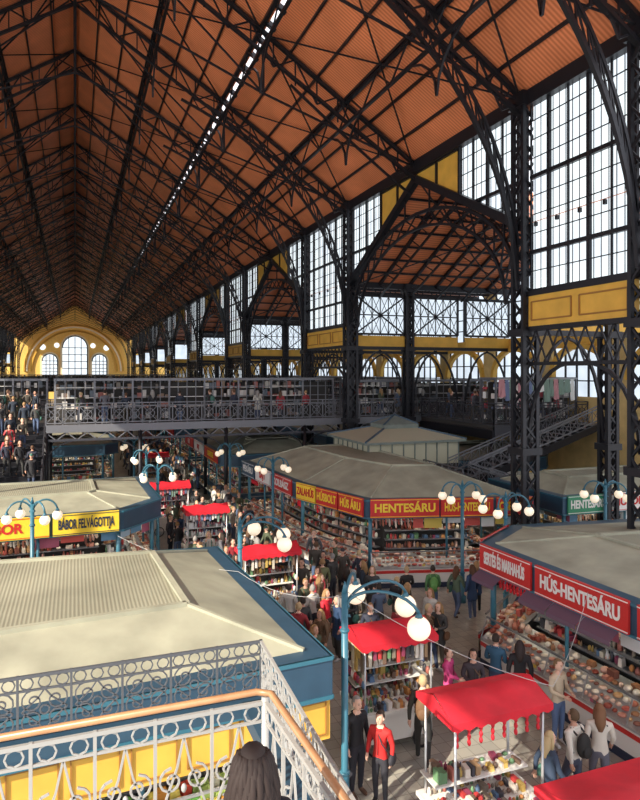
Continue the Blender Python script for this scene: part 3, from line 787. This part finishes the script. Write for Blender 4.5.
inst("street_lamp",L1,(4.4,10.45,0)); inst("street_lamp",L1,(4.05,16.7,0),0,.97)
for x,y in ((-1.2,21.3),(12.7,17.1),(12.6,19.4),(17.4,17.8),(8.3,28),(7.8,34.4),(3.3,33),(3.2,27.5),(3.2,39)):
    inst("street_lamp",L2,(x,y,0),random.uniform(-.4,.4))
# ------------------------------------------------------------ people
def person_mesh(pose,hair,coat=False,pack=False,bag=False):
    J={}
    def j(n,p,r): J[n]=(V(p),r)
    j('pel',(0,0,.95),.145);j('bel',(0,.0,1.10),.13);j('che',(0,.0,1.28),.15);j('uch',(0,.01,1.41),.12);j('nek',(0,.0,1.49),.058);j('hd',(0,-.01,1.56),.055)
    P=dict(la=((.245,.03,1.16),(.25,-.05,.92)),ra=((-.245,.03,1.16),(-.25,-.05,.92)),ll=((.1,-.01,.50),(.1,.02,.09)),rl=((-.1,-.01,.50),(-.1,.02,.09)))
    P.update(pose)
    for s,k in ((1,'l'),(-1,'r')):
        j(k+'sh',(s*.175,.01,1.405),.072); e,w=P[k+'a']; j(k+'el',e,.052 if not coat else .06); j(k+'wr',w,.036 if not coat else .045)
        j(k+'hp',(s*.085,0,.88),.105); kn,an=P[k+'l']; j(k+'kn',kn,.066); j(k+'an',an,.046); j(k+'to',(an[0]+s*.02,an[1]-.17,max(.035,an[2]-.055)),.04)
    E=[('pel','bel'),('bel','che'),('che','uch'),('uch','nek'),('nek','hd')]
    for k in 'lr': E+=[('uch',k+'sh'),(k+'sh',k+'el'),(k+'el',k+'wr'),('pel',k+'hp'),(k+'hp',k+'kn'),(k+'kn',k+'an'),(k+'an',k+'to')]
    names=list(J); me=bpy.data.meshes.new("sk"); me.from_pydata([tuple(J[n][0]) for n in names],[(names.index(a),names.index(b)) for a,b in E],[])
    o=bpy.data.objects.new("sk",me); col.objects.link(o)
    md=o.modifiers.new("s",'SKIN'); md.use_smooth_shade=True
    sd=me.skin_vertices[0].data
    for i,n in enumerate(names):
        r=J[n][1]; sd[i].radius=(r,r*(.78 if n in('pel','bel','che','uch') else 1)); sd[i].use_root=(n=='pel')
    o.modifiers.new("u",'SUBSURF').levels=1
    dg=bpy.context.evaluated_depsgraph_get(); ev=o.evaluated_get(dg); m2=bpy.data.meshes.new_from_object(ev)
    ms=[mat("ph%d"%i,(.5,.5,.5)) for i in range(7)]
    mb=MB()
    for x in ms: mb.mi(x)
    vs=[v.co.copy() for v in m2.vertices]
    segs=[(J[a][0],J[b][0],a,b) for a,b in E]
    def part(c_):
        best=None;bd=9
        for a,b,na,nb in segs:
            d=b-a;t=max(0,min(1,(c_-a).dot(d)/max(d.length_squared,1e-9))); dd=(c_-(a+d*t)).length
            if dd<bd: bd=dd;best=(na,nb,t)
        na,nb,t=best
        if nb=='hd' or (nb=='nek' and t>.75): return 0
        if nb.endswith('hp') or nb.endswith('kn') : return 2 if (coat and c_.z>.62) or c_.z>.93 else 3
        if nb.endswith('an'): return 3
        if nb.endswith('to'): return 4
        return 2 if c_.z>.9 or nb[1:] in('sh','el','wr') else 3
    b0=len(mb.v); mb.v+=[tuple(v) for v in vs]
    for p_ in m2.polygons:
        mb.f.append(tuple(b0+i for i in p_.vertices)); mb.m.append(part(p_.center)); mb.sm.append(True)
    bpy.data.objects.remove(o)
    sk,ha,tp,pa,sh,de,bg=ms
    if coat:
        rings=[(.98,.165,.125),(.85,.18,.14),(.68,.19,.15)]
        vv=[];ff=[];N=14
        for z,a,b in rings:
            for k in range(N): t=2*math.pi*k/N; vv.append((a*math.cos(t),b*math.sin(t),z))
        for r in range(2):
            for k in range(N): ff.append((r*N+k,r*N+(k+1)%N,(r+1)*N+(k+1)%N,(r+1)*N+k))
        mb.grid(vv,ff,tp,True)
    H=V((0,-.015,1.645))
    mb.ell(H,(.076,.092,.115),sk,16,12); mb.ell(H+V((0,-.03,-.06)),(.052,.058,.055),sk,12,8)
    mb.tube([H+V((0,-.088,.015)),H+V((0,-.108,-.02)),H+V((0,-.085,-.032))],[.008,.014,.008],sk,6)
    for s in (1,-1):
        mb.ell(H+V((s*.078,.005,-.01)),(.012,.022,.032),sk,8,6); mb.ell(H+V((s*.03,-.082,.012)),(.012,.008,.007),de,8,6)
        mb.tube([H+V((s*.048,-.076,.034)),H+V((s*.016,-.09,.036))],.004,ha,5)
    mb.ell(H+V((0,-.088,-.055)),(.024,.008,.007),mat("lips",(.45,.15,.13)),8,5)
    if hair=='cap':
        mb.ell(H+V((0,0,.035)),(.088,.104,.095),bg,14,10,keep=lambda x,y,z:z>-.05); mb.ell(H+V((0,-.10,.035)),(.06,.06,.012),bg,10,6)
    mb.ell(H+V((0,.014,.018)),(.089,.103,.118),ha,16,12,keep=lambda x,y,z:(y>-.35 and z>-.55) and not (y<.0 and z<.25) or z>.62)
    if hair=='long':
        mb.tube([H+V((0,.045,.05)),H+V((0,.07,-.08)),H+V((0,.10,-.2)),H+V((0,.11,-.33))],[.08,.10,.095,.04],ha,12)
        for s in (1,-1): mb.tube([H+V((s*.07,.01,.04)),H+V((s*.085,.01,-.08)),H+V((s*.09,.02,-.2))],[.03,.035,.015],ha,8)
    if hair=='full':
        for q in range(38):
            a=math.pi*(-.12+1.24*q/37); r0=.070
            pts=[]
            for z_ in range(9):
                f_=z_/8; rr=r0+.055*math.sin(min(1,f_*1.5)*math.pi/2)+.007*math.sin(z_*1.3+q*2.3)
                pts.append(H+V((math.cos(a)*rr*(1.05+.08*math.sin(z_*.8+q)),.02+math.sin(a)*rr,.10-.50*f_*(.88+.12*math.sin(q*1.7)))))
            mb.tube(pts,[.012,.020,.022,.022,.022,.021,.018,.013,.003],ha,6)
        mb.ell(H+V((0,.02,.025)),(.092,.106,.122),ha,18,14,keep=lambda x,y,z:y>-.3)
        mb.ell(H+V((0,.05,-.13)),(.10,.08,.20),ha,14,10)
    if hair=='bun': mb.ell(H+V((0,.11,.06)),(.045,.045,.045),ha,10,8)
    mb.tube([(.07,.0,1.47),(.05,.07,1.48),(-.05,.07,1.48),(-.07,0,1.47),(-.03,-.07,1.44),(.03,-.07,1.44),(.07,0,1.47)],.026,tp,6)
    for s,k in ((1,'l'),(-1,'r')):
        e,w=J[k+'el'][0],J[k+'wr'][0]; d=(w-e).normalized()
        side=d.cross(V((0,1,0)) if abs(d.y)<.7 else V((0,0,1))).normalized()
        if side.length<.5: side=V((1,0,0))
        nn=d.cross(side).normalized()
        mb.tube([w-d*.02,w+d*.03,w+d*.075],[.026,.036,.03],sk,8)
        lat=nn
        for q,(of,ln) in enumerate(((-.027,.062),(-.009,.074),(.009,.07),(.026,.055))):
            p0=w+d*.065+lat*of; p1=p0+d*ln*.5+side*(-.006*s); p2=p1+d*ln*.35+side*(-.022*s)
            mb.tube([p0,p1,p2],[.010,.009,.007],sk,6)
        p0=w+d*.02+lat*-.028; mb.tube([p0,p0+lat*-.025+d*.025,p0+lat*-.03+d*.055],[.012,.011,.008],sk,6)
    mb.line([(0,-.142,1.40),(0,-.15,1.25),(0,-.13,1.0)],.012,de)
    if pack:
        mb.ell((0,.20,1.22),(.15,.10,.22),bg,12,10); mb.ell((0,.28,1.14),(.11,.05,.11),bg,10,8)
        for s in (1,-1): mb.tube([(s*.1,.14,1.40),(s*.11,.02,1.475),(s*.11,-.12,1.38),(s*.12,-.12,1.2),(s*.14,.1,1.08)],.018,bg,6)
    if bag:
        mb.tube([(-.12,.09,1.42),(-.08,-.02,1.47),(.1,-.15,1.25),(.24,-.03,1.0)],.012,bg,6)
        mb.ell((.25,0,.93),(.06,.14,.12),bg,10,8)
    return mb.mesh("person")
walk=dict(ll=((.1,-.15,.52),(.1,-.20,.10)),rl=((-.1,.0,.50),(-.1,.27,.15)),la=((.25,.12,1.17),(.25,.14,.94)),ra=((-.25,-.05,1.16),(-.24,-.2,.97)))
hold=dict(la=((.24,.0,1.17),(.10,-.25,1.14)),ra=((-.24,0,1.17),(-.09,-.24,1.10)))
reach=dict(ra=((-.24,-.14,1.22),(-.18,-.38,1.18)),la=((.245,.03,1.16),(.22,-.15,.98)))
phone=dict(ra=((-.25,-.08,1.2),(-.12,-.24,1.42)))
PM=[person_mesh({}, 'short'),person_mesh({}, 'long',coat=True),person_mesh(walk,'short',pack=True),person_mesh(walk,'long',bag=True),
    person_mesh(hold,'short'),person_mesh(hold,'long',coat=True,bag=True),person_mesh(reach,'short'),person_mesh(phone,'long',pack=True),person_mesh(walk,'cap',coat=True),person_mesh({}, 'bun',bag=True)]
FULL=person_mesh(hold,'full',coat=True)
WOM={1,3,5,7,9,10}
SKINS=[(.62,.36,.26),(.55,.31,.22),(.70,.44,.33)]
HAIRS=[(.03,.02,.015),(.10,.05,.025),(.30,.18,.08),(.45,.33,.18),(.25,.24,.23)]
TOPS=[(.02,.02,.025),(.03,.035,.06),(.05,.05,.05),(.08,.10,.06),(.3,.03,.04),(.12,.12,.14),(.02,.05,.12),(.45,.43,.38),(.15,.09,.05),(.10,.14,.22),(.55,.54,.5),(.03,.03,.035),(.02,.03,.05),(.07,.06,.05)]
PANTS=[(.02,.025,.04),(.04,.06,.12),(.03,.03,.03),(.10,.09,.07),(.08,.12,.22)]
def cm(p,c_): return mat("%s_%02x%02x%02x"%(p,int(c_[0]*255),int(c_[1]*255),int(c_[2]*255)),c_,.75)
PP=[]
def person(x,y,rot=None,k=None,top=None,pants=None,hair=None,z=0,sc=None,bag=None):
    k=random.randrange(len(PM)) if k is None else k
    o=inst("woman" if k in WOM else "man",(PM+[FULL])[k],(x,y,z),random.uniform(0,6.28) if rot is None else rot,sc or random.uniform(.94,1.04))
    cs=[cm("skin",random.choice(SKINS)),cm("hair",hair or random.choice(HAIRS)),cm("jacket",top or random.choice(TOPS)),cm("trousers",pants or random.choice(PANTS)),cm("shoes",random.choice([(.02,.02,.02),(.5,.5,.5),(.1,.05,.03)])),cm("detail",(.02,.02,.02)),cm("bag",bag or random.choice([(.03,.03,.04),(.15,.08,.04),(.05,.15,.12)]))]
    for i,m_ in enumerate(cs):
        o.material_slots[i].link='OBJECT'; o.material_slots[i].material=m_
    PP.append((x,y)); return o
pi=math.pi
person(4.98,11.25,.3,0,(.012,.012,.016),(.02,.02,.03),sc=1.06)
person(5.28,10.85,-.9,9,(.50,.02,.02),(.03,.03,.04),hair=(.05,.03,.02),sc=.98)
person(6.6,11.6,2.6,2,(.05,.05,.04),(.03,.03,.03),sc=1.05)
person(9.7,11.25,.2,4,(.62,.52,.38),(.10,.16,.30),hair=(.2,.12,.06),sc=1.04)
person(8.55,9.5,pi+.2,2,(.66,.63,.56),(.05,.06,.1),hair=(.1,.06,.03),bag=(.02,.02,.02),sc=1.03)
person(9.15,9.5,pi-.6,3,(.66,.62,.55),(.12,.12,.16),hair=(.2,.1,.05))
person(9.6,12.4,2.5,1,(.02,.02,.025),hair=(.03,.02,.02)); person(9.3,12.9,2.2,4,(.03,.10,.18))
person(7.75,9.2,1.4,3,(.03,.05,.09),(.03,.03,.05),hair=(.5,.38,.2),sc=.98)
person(8.0,12.9,.6,6,(.6,.06,.22),hair=(.1,.05,.03)); person(8.4,12.5,-.4,5,(.05,.04,.05))
person(11.6,18.2,2,3,(.1,.15,.1)); person(10.9,18.5,2.8,2,(.08,.2,.08),bag=(.12,.3,.08)); person(10.1,18.8,2.9,4,(.02,.02,.02))
person(6.8,17.5,.5,3,(.6,.02,.04)); person(7.7,20.2,pi,0,(.16,.17,.08),(.10,.08,.05)); person(6.6,20.9,2.8,1,(.015,.015,.02)); person(7.2,21.3,2.9,7,(.02,.02,.03))
person(8.3,19.5,2.0,5); person(3.9,28.9,1,0,(.02,.02,.03)); person(5.1,17.6,.9,9,(.05,.05,.06))
tries=0;cnt_=0
while cnt_<175 and tries<9000:
    tries+=1
    y=random.choice([random.uniform(15,24),random.uniform(17,30),random.uniform(18,36),random.uniform(20,70)]); x=random.uniform(3.9,8.0 if y>25 else 9.3)
    if y<16.5 and x<5: continue
    if any((x-a)**2+(y-b)**2<.33 for a,b in PP): continue
    if any(abs(x-a)<1.3 and abs(y-b)<.95 for a,b in STD): continue
    person(x,y); cnt_+=1
for x,y in ((12.5,18.4),(14.2,18.3),(16.2,17.5),(18,18.6),(19.4,17.9),(12.0,17.9),(9.7,16.6),(9.2,15.3)): person(x,y)
ST_=set()
for i in range(44):
    k=random.randint(2,22); xs_=random.randint(0,7)
    if (k//2,xs_) in ST_: continue
    ST_.add((k//2,xs_)); y=31+8*(k+.5)/24; person(-6+xs_*.58,y,random.choice([0,pi,.3]),top=random.choice(TOPS[:3]+TOPS[-2:]+[(.4,.05,.06),(.4,.38,.34)]),z=.6+4.6*(k+1)/24)
for i in range(14): person(-8+i*.45,random.uniform(39.3,42),z=BZ)
for x in (.3,1.5,2.6,4,5.5,7.2,8.6,10,11.4,13,18,19.2,21,23,25): person(x,36.9,random.uniform(2.5,3.8),z=BZ)
for x,y in ((22,32.3),(24,32.5),(21.5,31.8),(25,33),(21,33.5),(23,34)): person(x,y,z=BZ)
person(12.25,12.2,-pi/2,4,(.8,.8,.8)) ; person(12.3,9.5,-pi/2,0,(.8,.8,.8)); person(12.2,13.7,-pi/2,6,(.75,.1,.1))
# ------------------------------------------------------------ foreground stair railings
def scroll(mb,c_,du,dv,r,turn,s0,w,m,dirn=1):
    pts=[]
    for i in range(17):
        t=i/16; a=s0+dirn*turn*2*math.pi*t; rr=r*(1-.82*t)
        pts.append(c_+du*rr*math.cos(a)+dv*rr*math.sin(a))
    mb.line(pts,w,m)
def ornate(mb,p,q,z0,z1,m,w=.018,unit=.42):
    p=V((p[0],p[1],0));q=V((q[0],q[1],0)); d=q-p;L=d.length;d.normalize();u=V((0,0,1)); n=max(1,round(L/unit)); U=L/n; h=z1-z0
    mb.beam(p+u*z0,q+u*z0,.03,m); mb.beam(p+u*(z1-.02),q+u*(z1-.02),.03,m); mb.beam(p+u*(z1-.16),q+u*(z1-.16),.02,m)
    for i in range(n):
        a=p+d*U*i; c_=a+d*U/2
        mb.beam(a+u*z0,a+u*z1,.024,m)
        hh=h-.16
        for s in (1,-1):
            scroll(mb,c_+u*(z0+hh*.28)+d*s*U*.22,d*s,u,U*.24,1.4,-pi/2,w,m); scroll(mb,c_+u*(z0+hh*.72)+d*s*U*.22,d*s,-u,U*.24,1.4,-pi/2,w,m)
            mb.line([c_+u*z0+d*s*.01,c_+u*(z0+hh*.2)+d*s*U*.12,c_+u*(z0+hh*.5)+d*s*U*.42,c_+u*(z0+hh*.8)+d*s*U*.12,c_+u*(z0+hh)],w,m)
        mb.line([c_+u*(z0+hh*.5)+d*U*.09*math.cos(t)+u*U*.09*math.sin(t) for t in [k*pi/5 for k in range(11)]],w,m)
        if h>.9:
            for s in (1,-1): scroll(mb,c_+u*(z0+hh*.5)+d*s*U*.30,d*s,u,U*.16,1.3,pi/2,w*.9,m); mb.ell(c_+u*(z0+hh*(.5+.16*s)),(.022,.022,.035),m,6,5)
        r=.06
        k=max(1,int(U/.14))
        for x in range(k):
            cc=a+d*U*(x+.5)/k+u*(z1-.09)
            mb.line([cc+d*r*math.cos(t)+u*r*math.sin(t) for t in [y_*pi/4 for y_ in range(9)]],.012,m)
    mb.beam(q+u*z0,q+u*z1,.03,m)
GI=mat("painted_grey_iron",(.36,.36,.35),.4,.1)
GI2=mat("painted_dark_iron",(.11,.12,.14),.4,.3)
r1=MB(); ornate(r1,(-4.5,7.05),(1.95,7.05),4.42,5.0,GI2,.014,.5); ornate(r1,(1.95,7.05),(1.75,2.2),4.42,5.0,GI,.014,.5)
r1.box((-4.5,6.97,4.2),(2.0,7.13,4.36),BLUE); r1.box((1.72,2.2,4.2),(1.98,7.0,4.36),BLUE)
r1.tube([(1.95,7.05,0),(1.95,7.05,4.2)],.09,LBLUE,8)
r1.obj("iron_balustrade")
r2=MB(); ornate(r2,(-4.0,4.83),(1.37,4.83),4.2,5.48,GI,.015,.42); ornate(r2,(1.37,4.83),(1.5,2.0),4.2,5.48,GI,.015,.42)
r2.tube([(-4.0,4.83,5.55),(1.30,4.83,5.55),(1.40,4.76,5.55),(1.5,2.0,5.55)],.026,WOOD,10)
r2.tube([(1.37,4.83,3.8),(1.37,4.83,5.5)],.03,GI,8)
r2.tube([(-.45,3.55,5.35),(-.05,3.45,5.25),(.5,2.9,5.1)],.028,WOOD,10)
r2.tube([(-.45,3.55,3.8),(-.45,3.55,5.35)],.02,GI,8); r2.tube([(-.05,3.45,3.8),(-.05,3.45,5.25)],.02,GI,8)
r2.obj("stair_handrail")
ST=mat("stone_tread",(.35,.33,.3),.6,noise=.1)
ld=MB(); ld.box((-4.2,2.0,3.65),(1.55,4.95,3.8),ST)
for k in range(4): ld.box((.3,2.0,3.8+.15*k),(1.35,4.2-.25*k,3.95+.15*k),ST)
for p_ in ((1.4,4.8),(-4,4.8),(1.4,2.2)): ld.tube([(*p_,0),(*p_,3.65)],.12,IRON,8)
ld.obj("stair_landing")
person(.87,3.3,pi-.2,10,(.015,.014,.016),hair=(.022,.012,.010),z=4.4,sc=.93)
def cab(pts,name="hanging_cable",r=.006):
    t=MB(); out=[]
    for i in range(len(pts)-1):
        a,b=V(pts[i]),V(pts[i+1])
        for k in range(8):
            s=k/8; q=a+(b-a)*s; q.z-=4*s*(1-s)*(b-a).length*.05; out.append(q)
    out.append(V(pts[-1])); t.tube(out,r,CABLE,5); t.obj(name)
cab([(1.0,17.0,3.9),(3.6,15.0,3.3),(4.4,10.45,4.1)]); cab([(4.4,10.45,4.2),(7.4,8.7,2.8),(10.8,11.5,3.25)])
# ------------------------------------------------------------ camera, light
cam=bpy.data.cameras.new("camera"); co=bpy.data.objects.new("camera",cam); col.objects.link(co)
th=math.atan(245/650); co.location=(0,0,8); co.rotation_euler=(math.pi/2,0,-th)
cam.lens=650/800*36; cam.sensor_width=36; cam.shift_y=-28/800; cam.clip_end=500; cam.clip_start=.05
scene.camera=co
su=bpy.data.lights.new("sun",'SUN'); su.energy=8.5; su.angle=.008; su.color=(1,.90,.74)
so=bpy.data.objects.new("sun",su); col.objects.link(so)
so.rotation_euler=V((.72,.42,-.50)).normalized().to_track_quat('-Z','Y').to_euler()
w=bpy.data.worlds.new("world"); scene.world=w; w.use_nodes=True
w.node_tree.nodes["Background"].inputs[0].default_value=(.90,.93,1,1); w.node_tree.nodes["Background"].inputs[1].default_value=2.15
scene.view_settings.view_transform='Standard'
